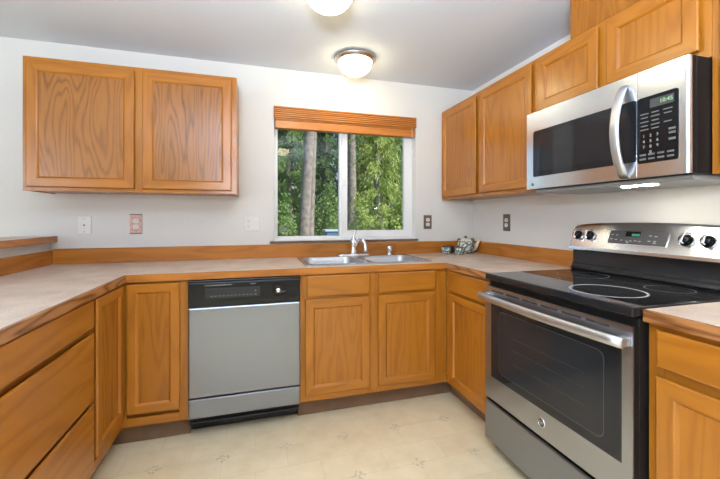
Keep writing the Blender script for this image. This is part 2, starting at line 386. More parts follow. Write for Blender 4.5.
b = MB('window_glass'); b.add([(.48, .080, WZ0+.06), (WX1-.06, .080, WZ0+.06), (WX1-.06, .080, WZ1-.06), (.48, .080, WZ1-.06)], [[0, 1, 2, 3]]); b.build('glass_pane', win, False)
b = MB('white_vinyl'); b.box(WX0+.002, WX1-.002, -.006, FY0, WZ0-.001, WZ0+.008, 'white_vinyl', .002); b.build('window_sill', win)
b = MB('sticker_film')
sx, sz = -0.008, 1.118
b.tube([(sx+.034*math.cos(2*PI*i/32), .1045, sz+.034*math.sin(2*PI*i/32)) for i in range(32)], .0028, 6, closed=True)
for dz, hw in ((.012, .020), (.002, .024), (-.008, .022)): b.box(sx-hw, sx+hw, .103, .106, sz+dz-.003, sz+dz+.003)
b.build('window_sticker', win)
b = MB('oak_edge_x', 'toe_wood'); b.box(-.118, 1.078, -.020, -.001, 1.020, 1.0345, 'toe_wood', .003); o = b.build('trim_1'); struct(o)

# ------------------------------------------------------------------ cabinets
def rect_ring(x0, x1, z0, z1, ins, y): return [(x0+ins, y, z0+ins), (x1-ins, y, z0+ins), (x1-ins, y, z1-ins), (x0+ins, y, z1-ins)]
def door(par, x0, x1, z0, z1, yf=0.0, fw=.052, panel='oak_panel'):
    """recessed-panel door, back on the plane y=yf (local), front 19 mm in front of it"""
    b = MB('oak_z', 'oak_x'); prof = [(.001, -.0085), (0, -.0125), (.0015, -.0165), (.005, -.0190), (fw-.004, -.0190), (fw+.001, -.0165), (fw+.006, -.0105), (fw+.009, -.0085), (fw+.009, -.004)]
    b.loops([rect_ring(x0, x1, z0, z1, i, yf+y) for i, y in prof], quadmats=['oak_x', 'oak_z', 'oak_x', 'oak_z'])
    b.loops([rect_ring(x0, x1, z0, z1, i, yf+y) for i, y in ((.019, 0), (.001, -.0085))], 'edge_dark')
    d = b.build('door', par)
    p = MB(panel); k = fw-.002; p.box(x0+k, x1-k, yf-.0095, yf-.003, z0+k, z1-k, panel); p.build('door_panel', d)
    return d
def drawer(par, x0, x1, z0, z1, yf=0.0):
    b = MB('oak_x'); prof = [(.001, -.010), (0, -.014), (.002, -.0175), (.007, -.0192)]
    b.loops([rect_ring(x0, x1, z0, z1, i, yf+y) for i, y in prof], cap1=True)
    b.loops([rect_ring(x0, x1, z0, z1, i, yf+y) for i, y in ((.018, 0), (.001, -.010))], 'edge_dark', cap0=True); return b.build('drawer_front', par)
def face_frame(par, stiles, rails, z0, z1, yf=0.0, th=.019):
    b = MB('oak_z', 'oak_x')
    for x0, x1 in stiles: b.box(x0, x1, yf, yf+th, z0, z1, 'oak_z', .001, 1)
    for x0, x1, a, c in rails: b.box(x0, x1, yf+.0004, yf+th, a, c, 'oak_x', .001, 1)
    return b.build('face_frame', par)
def carcass(par, x0, x1, y0, y1, z0, z1, mat='oak_panel', bot_up=0.0, name='carcass'):
    b = MB(mat, 'oak_x'); t = .016
    b.box(x0, x0+t, y0, y1, z0, z1, mat); b.box(x1-t, x1, y0, y1, z0, z1, mat)
    b.box(x0+t, x1-t, y0, y1, z0+bot_up, z0+bot_up+t, 'oak_x'); b.box(x0+t, x1-t, y0, y1, z1-t, z1, 'oak_x'); b.box(x0+t, x1-t, y1-.008, y1, z0+bot_up+t, z1-t, mat)
    return b.build(name, par)
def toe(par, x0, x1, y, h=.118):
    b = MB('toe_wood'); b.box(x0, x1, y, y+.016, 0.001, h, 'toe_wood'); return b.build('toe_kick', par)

# wall cabinet left of the window
UZ0, UZ1 = 1.3600, 2.1070
c = thing('wall_cabinet', 'oak wall cabinet with two boldly grained doors left of the kitchen window', 'cabinet', (-1.456, -.305, UZ0))
H = UZ1-UZ0; Wd = 1.1205
carcass(c, 0, Wd, .019, .304, 0, H, bot_up=.004)
face_frame(c, [(0, .042), (.535, .602), (Wd-.042, Wd)], [(.042, .535, 0, .042), (.602, Wd-.042, 0, .042), (.042, .535, H-.042, H), (.602, Wd-.042, H-.042, H)], 0, H)
door(c, .022, .547, .021, .721, panel='oak_bold'); door(c, .589, 1.089, .021, .724, panel='oak_bold')

# right wall: local x runs towards the camera (-y), local y into the wall (+x)
RZ = -PI/2; UX = XR-.305
def R_up(name, label, ya, yb, z0, z1, doors, mid, lowrail=.042, toprail=.042):
    c = thing(name, label, 'cabinet', (UX, ya, z0), RZ); w = ya-yb; H = z1-z0
    carcass(c, 0, w, .019, .304, 0, H, bot_up=.004)
    st = [(0, .040)]+mid+[(w-.040, w)]; ra = []
    for (a, q), (d, e) in zip(st[:-1], st[1:]): ra += [(q, d, 0, lowrail), (q, d, H-toprail, H)]
    face_frame(c, st, ra, 0, H)
    for x0, x1, a, q in doors: door(c, x0, x1, a-z0, q-z0)
    return c
YA = -.012
R_up('wall_cabinet', 'oak wall cabinet with two tall doors in the corner right of the window', -.004, -1.070, UZ0, UZ1,
     [(.026, .510, 1.383, 2.085), (.548, 1.044, 1.383, 2.085)], [(.500, .560)])
R_up('wall_cabinet', 'short oak wall cabinet with two doors mounted above the microwave', -1.071, -1.876, 1.770, UZ1,
     [(.022, .388, 1.800, 2.086), (.428, .776, 1.800, 2.086)], [(.378, .438)])
R_up('wall_cabinet', 'oak wall cabinet cut off at the right edge, just right of the microwave', -1.877, -2.48, UZ0, UZ1,
     [(.028, .580, 1.383, 2.085)], [])
b = MB('oak_panel'); b.box(UX+.001, XR-.002, -2.30, -1.294, UZ1+.001, ZC-.001, 'oak_panel', .002)
tag(b.build('vent_cover'), 'plain oak vent box between the wall cabinets and the ceiling, above the microwave', 'vent cover')

# base cabinets
BZ0, BZ1 = .120, .875
YF, XF, PX = -.611, .998, -.881          # face-frame planes: back run, right run, peninsula
# corner cabinet (two doors meeting in the inside corner)
c = thing('corner_cabinet', 'oak corner base cabinet with two narrow doors meeting left of the dishwasher', 'cabinet', (PX, YF, 0))
b = MB('oak_panel', 'oak_x')
b.prism([(-.560, -.364), (-.020, -.364), (-.020, .020), (.312, .020), (.312, .605), (-.560, .605)], BZ0+.002, BZ1-.001, 'z', mat='oak_panel'); b.build('carcass', c)
face_frame(c, [(0, .020), (.268, .313)], [(.020, .268, BZ0, .165), (.020, .268, .845, BZ1)], BZ0, BZ1)
cm = MB('oak_z', 'oak_y'); cm.box(-.019, 0, -.0195, 0, BZ0, BZ1, 'oak_z'); cm.box(-.019, 0, -.364, -.332, BZ0, BZ1, 'oak_z', .001, 1)
cm.box(-.019, -.0004, -.332, -.0195, BZ0, .165, 'oak_y', .001, 1); cm.box(-.019, -.0004, -.332, -.0195, .845, BZ1, 'oak_y', .001, 1); cm.build('face_frame', c)
door(c, .024, .273, .190, .864, fw=.046)
# the peninsula side door is turned by 90 degrees
b = MB('oak_z', 'oak_y'); prof = [(.010, 0), (.001, .009), (0, .013), (.0015, .0165), (.005, .019), (.042, .019), (.047, .0165), (.052, .0105), (.055, .0085), (.055, .004)]
ya, yb = -.345, -.030
b.loops([[(x, ya+i, .190+i), (x, yb-i, .190+i), (x, yb-i, .864-i), (x, ya+i, .864-i)] for i, x in prof], quadmats=['oak_y', 'oak_z', 'oak_y', 'oak_z'])
d = b.build('door', c); p = MB('oak_panel'); p.box(.003, .0095, ya+.044, yb-.044, .234, .820, 'oak_panel'); p.build('door_panel', d)
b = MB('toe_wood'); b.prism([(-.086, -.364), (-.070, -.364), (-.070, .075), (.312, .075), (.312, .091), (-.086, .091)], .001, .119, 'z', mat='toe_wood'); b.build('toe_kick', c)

# peninsula drawer cabinet: faces +x, local x runs along +y
PW = .912
c = thing('drawer_cabinet', 'oak base cabinet with three stacked wide drawers under the left counter', 'cabinet', (PX, -.976-PW, 0), PI/2)
carcass(c, 0, PW, .019, .560, BZ0, BZ1-.001)
face_frame(c, [(0, .030), (PW-.016, PW)], [(.030, PW-.016, a, q) for a, q in ((BZ0, .165), (.425, .462), (.725, .762), (.845, BZ1))], BZ0, BZ1)
drawer(c, .020, PW-.010, .752, .869); drawer(c, .020, PW-.010, .450, .731); drawer(c, .020, PW-.010, .150, .434)
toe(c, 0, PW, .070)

# sink base
SX0 = .0315; SW = XF-SX0-.001
c = thing('sink_cabinet', 'oak sink base cabinet with two doors and two false drawers under the sink', 'cabinet', (SX0, YF, 0))
carcass(c, 0, SW, .019, .600, BZ0, .725)
face_frame(c, [(0, .045), (.412, .495), (.866, SW)], [(a, q, z, y) for a, q in ((.045, .412), (.495, .866)) for z, y in ((BZ0, .182), (.715, .762), (.842, BZ1))], BZ0, BZ1)
door(c, .027, .427, .160, .727); door(c, .481, .876, .160, .727)
drawer(c, .038, .427, .742, .867); drawer(c, .483, .878, .742, .867)
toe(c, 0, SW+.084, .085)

# base between the corner and the range
RW = .4915
c = thing('base_cabinet', 'narrow oak base cabinet with one drawer and one door left of the range', 'cabinet', (XF, -.6115, 0), RZ)
carcass(c, 0, RW, .019, .590, BZ0, BZ1-.001)
face_frame(c, [(0, .075), (RW-.025, RW)], [(.075, RW-.025, z, y) for z, y in ((BZ0, .182), (.715, .762), (.842, BZ1))], BZ0, BZ1)
door(c, .062, RW-.012, .150, .722, fw=.046); drawer(c, .062, RW-.012, .738, .866)
toe(c, -.083, RW, .085)
# base right of the range
RW = .62
c = thing('base_cabinet', 'oak base cabinet with one drawer and one door right of the range', 'cabinet', (XF, -1.880, 0), RZ)
carcass(c, 0, RW, .019, .590, BZ0, BZ1-.001)
face_frame(c, [(0, .045), (RW-.045, RW)], [(.045, RW-.045, z, y) for z, y in ((BZ0, .182), (.700, .758), (.848, BZ1))], BZ0, BZ1)
door(c, .030, RW-.030, .150, .714, fw=.055); drawer(c, .032, RW-.030, .743, .858)
toe(c, 0, RW, .085)

# ------------------------------------------------------------------ countertops
CZ0, CZ1 = .876, .914
XPE, XPB = -.856, -1.4480
SKX0, SKX1, SKY0, SKY1 = .070, .928, -.566, -.052     # sink rim
ct = thing('countertop', 'beige laminate countertop with oak edge running around the sink and peninsula', 'countertop', (0, 0, CZ0))
b = MB('laminate'); e = .012
poly = [(XPB-.019, -1.940), (XPE-e, -1.940), (XPE-e, -.635+e), (.973+e, -.635+e), (.973+e, -1.106), (XR-.001, -1.106), (XR-.001, -.001), (XPB-.019, -.001)]
b.prism(poly, 0, CZ1-CZ0, 'z', holes=[rrect(SKX0+.015, SKX1-.015, SKY0+.015, SKY1-.015, .03)], mat='laminate'); b.build('laminate_top', ct)
def edge_strip(pts_o, pts_i, mat, name='oak_edge', h=(0, CZ1-CZ0-.0006), par=ct):
    m = MB(mat); m.prism(pts_o+pts_i[::-1], h[0], h[1], 'z', mat=mat)
    return m.build(name, par)
edge_strip([(XPE, -1.940), (XPE, -.635)], [(XPE-e, -1.940), (XPE-e, -.635+e)], 'oak_tan_y')
edge_strip([(XPE, -.635), (.973, -.635)], [(XPE-e, -.635+e), (.973+e, -.635+e)], 'oak_edge_x')
edge_strip([(.973, -.635), (.973, -1.106)], [(.973+e, -.635+e), (.973+e, -1.106)], 'oak_tan_y')
BS = 1.012-CZ0
b = MB('oak_edge_x'); b.box(XPB, XR-.020, -.019, -.001, CZ1-CZ0, BS, 'oak_edge_x', .002); b.build('backsplash', ct)
b = MB('oak_edge_y'); b.box(XPB-.019, XPB, -1.938, -.001, CZ1-CZ0, 1.003-CZ0, 'oak_edge_y', .002); b.build('backsplash', ct)
b = MB('oak_edge_y'); b.box(XR-.020, XR-.001, -1.085, -.001, CZ1-CZ0, BS, 'oak_edge_y', .002); b.build('backsplash', ct)
ct2 = thing('countertop', 'short piece of beige laminate countertop with oak edge right of the range', 'countertop', (0, 0, CZ0))
b = MB('laminate'); b.box(.973+e, XR-.001, -2.52, -1.879, 0, CZ1-CZ0, 'laminate'); b.build('laminate_top', ct2)
edge_strip([(.973, -1.879), (.973, -2.52)], [(.973+e, -1.879), (.973+e, -2.52)], 'oak_tan_y', par=ct2)
b = MB('oak_edge_y'); b.box(XR-.020, XR-.001, -2.52, -1.890, CZ1-CZ0, BS, 'oak_edge_y', .002); b.build('backsplash', ct2)
# raised bar ledge
lg = thing('bar_ledge', 'narrow raised bar ledge with oak edge on the low wall at far left', 'ledge', (0, 0, 1.056))
b = MB('laminate'); b.box(-1.640, -1.441, -1.97, -.001, 0, .037, 'laminate'); b.build('laminate_top', lg)
b = MB('oak_edge_y'); b.box(-1.441, -1.429, -1.97, -.001, -.001, .0375, 'oak_edge_y', .002); b.box(-1.652, -1.640, -1.97, -.001, -.001, .0375, 'oak_edge_y', .002); b.build('oak_edge', lg)

# ------------------------------------------------------------------ sink, faucet, sprayer
sk = thing('kitchen_sink', 'double bowl stainless sink set into the counter below the window', 'sink', ((SKX0+SKX1)/2, (SKY0+SKY1)/2, CZ1))
ox, oy = (SKX0+SKX1)/2, (SKY0+SKY1)/2
bowls = [(.106, .466, -.530, -.150), (.522, .890, -.530, -.150)]
def L2(p, z): return [(x-ox, y-oy, z) for x, y in p]
b = MB('steel_sink')
b.prism([(x-ox, y-oy) for x, y in rrect(SKX0, SKX1, SKY0, SKY1, .035)], .0005, .007, 'z',
        holes=[[(x-ox, y-oy) for x, y in rrect(*q, .055)] for q in bowls], mat='steel_sink'); b.build('rim', sk)
for q in bowls:
    m = MB('steel_bowl'); x0, x1, y0, y1 = q
    rings = [L2(rrect(x0-.001+i, x1+.001-i, y0-.001+i, y1+.001-i, max(.02, .056-i*.2)), z) for i, z in ((-.004, .0072), (.0, .008), (.004, .003), (.010, -.02), (.018, -.13), (.03, -.155), (.06, -.168), (.13, -.170))]
    m.loops(rings, 'steel_bowl', cap1=True, smooth=True); bo = m.build('bowl', sk)
    m = MB('chrome'); m.lathe([(.042, -.169), (.042, -.166), (.034, -.165), (.030, -.168), (.001, -.168)], ((x0+x1)/2-ox, (y0+y1)/2-oy, 0), n=24); m.build('drain', bo)
# faucet
fx, fy, fz = .497, -.100, CZ1+.0075
fc = thing('faucet', 'chrome single lever faucet with curved spout behind the sink bowls', 'faucet', (fx, fy, fz))
b = MB('chrome'); pl = rrect(-.125, .125, -.028, .028, .027, 8)
b.loops([[(x*s, y*s, z) for x, y in pl] for s, z in ((1, 0), (1, .006), (.93, .013), (.5, .016))], 'chrome', cap0=True, cap1=True, smooth=True); b.build('base_plate', fc)
b = MB('chrome'); b.lathe([(.027, .010), (.026, .03), (.022, .05), (.023, .085), (.025, .105), (.022, .125), (.012, .134), (.001, .136)], n=24); b.build('body', fc)
b = MB('chrome'); sp = []
for i in range(15):
    t = i/14; a = PI*(1-t)
    sp.append((.014+.026*(1+math.cos(a)), -.012-.040*(1+math.cos(a)), .075+.045*math.sin(a)))
sp += [(sp[-1][0]+.002, sp[-1][1]-.004, .050), (sp[-1][0]+.002, sp[-1][1]-.004, .034)]
b.tube(sp, [.014]*12+[.0125]*3+[.0135, .0135], 14); b.build('spout', fc)
b = MB('chrome'); b.tube([(0, 0, .128), (.004, .004, .150), (.012, .010, .175), (.018, .014, .196)], [.012, .009, .010, .007], 12); b.lathe([(.020, .120), (.018, .136), (.010, .144), (.001, .146)], n=20); b.build('handle', fc)
sy = thing('sink_sprayer', 'small chrome side sprayer standing right of the faucet', 'sprayer', (.790, -.098, CZ1+.0075))
b = MB('chrome'); b.lathe([(.023, 0), (.022, .006), (.015, .010), (.013, .012)], n=20); b.build('base_collar', sy)
b = MB('chrome'); b.lathe([(.015, .011), (.018, .03), (.021, .045), (.021, .060), (.016, .067), (.001, .068)], n=20); b.build('spray_head', sy)

# ------------------------------------------------------------------ dishwasher
dw = thing('dishwasher', 'stainless steel dishwasher with black control panel left of the sink', 'dishwasher', (-.2685, -.60, 0))
hw = .2965
b = MB('black_matte'); b.box(-hw, hw, 0, .57, .10, .870, 'black_matte'); b.build('tub', dw)
b = MB('steel_x')
def slab(mb, x0, x1, z0, z1, yb, yf, mat, r=.006):
    prof = [(0, yb), (0, yf+r), (r*.3, yf+r*.3), (r, yf)]
    mb.loops([rect_ring(x0, x1, z0, z1, i, y) for i, y in prof], mat, cap0=True, cap1=True, smooth=False)
slab(b, -hw, hw, .238, .722, 0, -.038, 'steel_x'); b.build('door', dw)
b = MB('steel_x'); slab(b, -hw, hw, .126, .231, 0, -.036, 'steel_x'); b.build('lower_panel', dw)
b = MB('black_gloss', 'black_matte')
slab(b, -hw, hw, .724, .858, 0, -.042, 'black_gloss', .004); b.box(-hw, hw, -.046, 0, .859, .871, 'black_gloss', .003); cp = b.build('control_panel', dw)
for xa, xb in ((-.215, -.075), (.02, .05)):
    b = MB('ring_grey'); b.box(xa, xb, -.0435, -.041, .8405, .8435, 'ring_grey'); b.build('pale_line', cp)  # pale grey line on the upper part of the control panel
b = MB('black_matte'); b.box(-.215, .075, -.0455, -.041, .770, .826, 'black_matte', .002); b.build('button_strip', cp)
for i in range(11):
    b = MB('mark_grey'); x = -.186+i*.0205; b.box(x, x+.013, -.0468, -.0440, .780, .7865, 'mark_grey', .0008); b.build('button', cp)
b = MB('mark_white'); b.box(.046, .052, -.0468, -.0450, .800, .806, 'mark_white'); b.build('indicator_light', cp)
b = MB('mark_grey'); b.box(.042, .056, -.0468, -.0450, .7785, .787, 'mark_grey'); b.build('button', cp)
b = MB('black_gloss', 'chrome'); b.lathe([(.030, -.041), (.030, -.047), (.026, -.050), (.001, -.050)], (.172, 0, .797), 'y', 28, 'black_gloss')
b.box(.150, .215, -.062, -.048, .785, .797, 'black_gloss', .004); b.lathe([(.014, -.050), (.013, -.064), (.011, -.067), (.001, -.067)], (.172, 0, .800), 'y', 24, 'chrome')
b.build('dial_knob', cp)
b = MB('black_matte'); b.box(-hw, hw, .100, .115, .001, .0995, 'black_matte'); b.box(-hw+.004, hw-.004, -.018, .100, .092, .0995, 'black_matte'); b.build('toe_panel', dw)

# ------------------------------------------------------------------ range
Y0, Y1 = -1.1105, -1.8735                   # left and right end
rg = thing('electric_range', 'stainless steel electric range with black glass cooktop against the right wall', 'range', (1.28, (Y0+Y1)/2, 0))
rg.location = (0, 0, 0)
def ring_x(y0, y1, z0, z1, ins, x): return [(x, y0-ins, z0+ins), (x, y1+ins, z0+ins), (x, y1+ins, z1-ins), (x, y0-ins, z1-ins)]
def slab_x(mb, y0, y1, z0, z1, xb, xf, mat, r=.006):
    mb.loops([ring_x(y0, y1, z0, z1, i, x) for i, x in ((0, xb), (0, xf+r), (r*.3, xf+r*.3), (r, xf))], mat, cap0=True, cap1=True)
b = MB('black_side'); b.box(.966, 1.600, Y1, Y0, .035, .884, 'black_side', .003); b.build('body', rg)
for yy in (Y0-.05, Y1+.05):
    for xx in (1.02, 1.54):
        b = MB('black_matte'); b.lathe([(.018, .0005), (.018, .01), (.010, .012), (.010, .036)], (xx, yy, 0), n=14); b.build('foot', rg)
b = MB('steel_dark'); slab_x(b, Y0, Y1, .062, .266, .944, .936, 'steel_dark'); b.box(.9442, .966, Y1+.001, Y0-.001, .063, .265, 'black_side'); b.build('storage_drawer', rg)
# oven door: steel frame around black glass, vent slots, handle
b = MB('steel_door', 'black_gloss')
b.prism([(Y0, .283), (Y1, .283), (Y1, .858), (Y0, .858)], .938, .943, 'x', holes=[[(-1.160, .400), (-1.836, .400), (-1.836, .785), (-1.160, .785)]], mat='steel_door')
b.prism([(Y0-.001, .284), (Y1+.001, .284), (Y1+.001, .857), (Y0-.001, .857)], .9432, .966, 'x', holes=[[(-1.160, .400), (-1.836, .400), (-1.836, .785), (-1.160, .785)]], mat='black_side')
od = b.build('oven_door', rg)
b = MB('tinted_glass'); b.box(.9365, .962, -1.837, -1.159, .399, .786, 'tinted_glass', .001, 1); gl = b.build('oven_glass', od)
b = MB('oven_grey'); b.prism(rrect(-1.775, -1.225, .440, .745, .03), .9355, .9366, 'x', mat='oven_grey'); b.build('oven_window', od)
b = MB('outline_grey'); ro = rrect(-1.777, -1.223, .438, .747, .031); ri = rrect(-1.7745, -1.2255, .4405, .7445, .029)
b.prism(ro, .9352, .9362, 'x', holes=[ri], mat='outline_grey'); b.build('window_outline', od)
for z in (.520, .585, .640):
    b = MB('rack_grey'); b.box(.9350, .9358, -1.70, -1.32, z, z+.0022, 'rack_grey'); b.build('oven_rack', od)
for i in range(6):
    b = MB('slot_dark'); ya = -1.165-i*.108; b.box(.9372, .9385, ya-.088, ya, .834, .842, 'slot_dark'); b.build('vent_slot', od)
b = MB('steel_satin'); hy = [Y0+.002-(Y0-Y1-.006)*i/16 for i in range(17)]
b.tube([(.905-.018*math.sin(PI*i/16)**.8, y, .806) for i, y in enumerate(hy)], .0185, 14, 'steel_satin', flat=(1.0, .62), up=(0, 0, 1))
for yy in (Y0-.022, Y1+.022): b.box(.905, .940, yy-.014, yy+.014, .792, .822, 'steel_satin', .004)
b.build('oven_handle', od)
b = MB('chrome', 'panel_grey'); b.lathe([(.020, .9385), (.020, .9352), (.0175, .9345), (.0165, .9355), (.0165, .9385)], (0, -1.494, .345), 'x', 28, 'chrome')
b.lathe([(.0164, .9380), (.0164, .9357), (.001, .9357)], (0, -1.494, .345), 'x', 28, 'panel_grey')
MT = Matrix(((0, 0, -1, .9355), (-1, 0, 0, -1.494), (0, 1, 0, .345), (0, 0, 0, 1)))
b.text('GE', .017, MT, 'chrome', .0006); b.build('badge', od)
# cooktop
b = MB('tinted_glass'); b.box(.936, 1.525, Y1, Y0, .8865, .9195, 'tinted_glass', .006, 3); ck = b.build('cooktop', rg)
for (bx, by, br, nm) in ((1.118, -1.640, .128, 1), (1.115, -1.300, .085, 1), (1.375, -1.300, .112, 1), (1.385, -1.690, .080, 1)):
    b = MB('ring_grey' if br > .12 else 'outline_grey')
    for k in range(nm):
        r = br-k*.010
        b.tube([(bx+r*math.cos(2*PI*i/64), by+r*math.sin(2*PI*i/64), .9192) for i in range(64)], .0050 if br > .12 else .0024, 6, flat=(.22, 1), closed=True, up=(0, 0, 1))
    b.build('burner_ring', ck)
# backguard: black riser with ledges, tilted steel control panel with arched top
b = MB('black_enamel')
b.prism([(1.508, .9185), (1.500, .930), (1.512, .942), (1.512, .952), (1.520, .960), (1.520, 1.034), (1.600, 1.034), (1.600, .9185)], Y1, Y0, 'y', mat='black_enamel')
b.v = [Vector((v[0], v[1], v[2])) for v in b.v]; b.build('backguard_riser', rg)
b = MB('steel_y'); rings = []
ny = 24
for i in range(ny+1):
    t = i/ny; y = Y0+(Y1-Y0)*t; arch = .019*(1-(2*t-1)**2)**.7 if 0 < t < 1 else 0
    zt = 1.168+arch; k = (zt-1.032)/.136
    rings.append([(1.492, y, 1.032), (1.488, y, 1.036), (1.490, y, 1.050), (1.490+.048*k, y, zt-.012), (1.546+.004*k, y, zt-.002), (1.560, y, zt), (1.600, y, zt-.004), (1.600, y, 1.032)])
b.loops(rings, 'steel_y', cap0=True, cap1=True); cpn = b.build('control_panel', rg)
tilt = math.atan2(.048, .120)
def PM(y, z, off=0.0):
    """matrix of a spot on the tilted panel: x right along -y, y up the slope, z outward"""
    x = 1.490+.048*(z-1.050)/.120
    up = Vector((math.sin(tilt), 0, math.cos(tilt))); out = Vector((-math.cos(tilt), 0, math.sin(tilt))); rt = Vector((0, -1, 0))
    M = Matrix.Identity(4)
    for i in range(3): M[i][0] = rt[i]; M[i][1] = up[i]; M[i][2] = out[i]
    M.translation = Vector((x, y, z))+out*off; return M
dyc, dzc = -1.466, 1.113
b = MB('chrome'); b.M = PM(dyc, dzc); b.prism(rrect(-.137, .137, -.038, .038, .006), -.002, .0012, 'z', mat='chrome'); dsp = b.build('display_bezel', cpn)
b = MB('panel_grey'); b.M = PM(dyc, dzc); b.prism(rrect(-.134, .134, -.035, .035, .005), -.001, .0020, 'z', mat='panel_grey'); dsp = b.build('display_panel', cpn)
b = MB('black_gloss'); b.M = PM(dyc, dzc); b.box(-.052, .016, .004, .030, .001, .0026, 'black_gloss'); b.build('display_screen', dsp)
b = MB('lcd_green'); b.M = PM(dyc, dzc); b.box(-.022, .014, .007, .019, .001, .0030, 'lcd_green'); b.build('clock_display', dsp)
for x, y in ((-.118, .012), (-.094, .010), (-.118, -.012), (-.094, -.014), (-.066, -.016), (-.040, -.020), (-.034, -.028), (.000, -.016), (.020, -.018), (.062, .012), (.086, .010), (.062, -.014), (.086, -.014), (.086, -.022), (-.022, -.018)):
    b = MB('mark_white'); b.M = PM(dyc, dzc); b.box(x-.006, x+.006, y-.0018, y+.0018, .001, .0027, 'mark_white'); b.build('button_mark', dsp)
for y in (-1.150, -1.222, -1.672, -1.747):
    b = MB('chrome', 'black_gloss', 'steel_y'); b.M = PM(y, 1.113)
    b.lathe([(.026, 0), (.026, .003), (.022, .005), (.0205, .020), (.018, .024), (.001, .025)], (0, 0, 0), n=24, mat='black_gloss')
    b.lathe([(.0275, 0), (.0275, .0022), (.0262, .003), (.0262, 0)], (0, 0, 0), n=24, mat='chrome')
    b.box(-.0065, .0065, -.022, .022, .020, .036, 'chrome', .003); b.build('control_knob', cpn)
for y in (-1.150, -1.222, -1.672, -1.747):
    b = MB('slot_dark'); b.M = PM(y, 1.113); b.box(-.006, .006, .032, .035, .0003, .0012, 'slot_dark'); b.build('knob_mark', cpn)

# ------------------------------------------------------------------ microwave
MZ0, MZ1, MX = 1.362, 1.766, 1.196
mw = thing('microwave', 'stainless steel over the range microwave with black window above the stove', 'microwave', (0, 0, 0))
b = MB('black_side'); b.box(MX+.036, XR-.004, Y1, Y0, MZ0-.002, MZ1, 'black_side', .002); b.build('body', mw)
ysm = -1.700
def slab_round(mb, y0, y1, z0, z1, xb, xf, mat, rl, rr, rv=.004):
    """front slab whose left / right vertical edges are rounded"""
    pl = [(xb, y0), (xf+rl, y0)]
    pl += [(xf+rl-rl*math.sin(a), y0-rl+rl*math.cos(a)) for a in [PI/2*i/6 for i in range(1, 7)]]
    pl += [(xf+rr-rr*math.cos(a), y1+rr-rr*math.sin(a)) for a in [PI/2*i/6 for i in range(0, 7)]]
    pl += [(xb, y1)]
    mb.prism(pl, z0, z1, 'z', mat=mat)
b = MB('steel_y'); slab_round(b, Y0, ysm+.0008, MZ0, MZ1, MX+.014, MX, 'steel_y', .008, .001); b.box(MX+.0142, MX+.036, ysm+.0008, Y0-.001, MZ0, MZ1, 'black_side'); md = b.build('door', mw)
b = MB('tinted_glass'); b.prism(rrect(ysm+.0012, -1.163, 1.424, 1.664, .010), MX-.0012, MX+.004, 'x', mat='tinted_glass'); b.build('door_window', md)
b = MB('oven_grey'); b.prism(rrect(-1.640, -1.190, 1.452, 1.640, .008), MX-.0016, MX-.0009, 'x', mat='oven_grey'); b.build('window_mesh', md)
b = MB('steel_satin'); n = 20
b.tube([(MX-.004-.052*math.sin(PI*i/n)**.75, -1.652, 1.368+.362*i/n) for i in range(n+1)], .0195, 14, 'steel_satin', flat=(.45, 1.0), up=(-1, 0, 0)); b.build('door_handle', md)
b = MB('chrome', 'panel_grey'); b.lathe([(.0085, MX+.001), (.0085, MX-.0012), (.0072, MX-.0012), (.0070, MX-.0004), (.001, MX-.0004)], (0, -1.158, 1.386), 'x', 20, 'panel_grey')
b.text('GE', .008, Matrix(((0, 0, -1, MX-.0010), (-1, 0, 0, -1.158), (0, 1, 0, 1.386), (0, 0, 0, 1))), 'chrome', .0003); b.build('badge', md)
b = MB('steel_y'); slab_round(b, ysm-.0012, Y1, MZ0, MZ1, MX+.014, MX, 'steel_y', .001, .013); b.box(MX+.0142, MX+.036, Y1+.001, ysm-.0012, MZ0, MZ1, 'black_side'); mp_ = b.build('control_side', mw)
b = MB('black_gloss'); b.prism(rrect(-1.842, ysm-.0014, 1.414, 1.664, .010), MX-.0014, MX+.004, 'x', mat='black_gloss'); kp = b.build('control_panel', mp_)
def KM(y, z): return Matrix(((0, 0, -1, MX-.0016), (-1, 0, 0, y), (0, 1, 0, z), (0, 0, 0, 1)))
b = MB('panel_grey'); b.box(MX-.0019, MX-.001, -1.828, -1.748, 1.618, 1.650, 'panel_grey'); b.build('display_screen', kp)
b = MB('lcd_digits'); b.text('10:45', .020, KM(-1.803, 1.634), 'lcd_digits', .0005); b.build('clock_digits', kp)
# key block: label bars and number keys, read from left to right
for r, z in enumerate((1.600, 1.586, 1.570, 1.555, 1.541)):
    for q, y in enumerate((-1.728, -1.766, -1.808)):
        if r in (2, 4) and q == 2: continue
        b = MB('mark_grey'); w = .0125 if (r+q) % 2 else .015; b.box(MX-.0020, MX-.001, y-w, y+w, z-.0022, z+.0022, 'mark_grey'); b.build('button', kp)
for i, ch in enumerate('1234567890'):
    r, q = divmod(i, 3)
    if ch == '0': q = 1
    b = MB('mark_white'); b.text(ch, .015, KM(-1.726-q*.024, 1.516-r*.0205), 'mark_white', .0004); b.build('number_key', kp)
for y, z in ((-1.822, 1.526), (-1.822, 1.512), (-1.822, 1.490)):
    b = MB('mark_grey'); b.box(MX-.0020, MX-.001, y-.011, y+.011, z-.004, z+.004, 'mark_grey'); b.build('button', kp)
for z in (1.446, 1.430):
    for y in (-1.722, -1.753, -1.785, -1.817):
        b = MB('mark_grey'); b.box(MX-.0020, MX-.001, y-.0115, y+.0115, z-.0035, z+.0035, 'mark_grey'); b.build('button', kp)
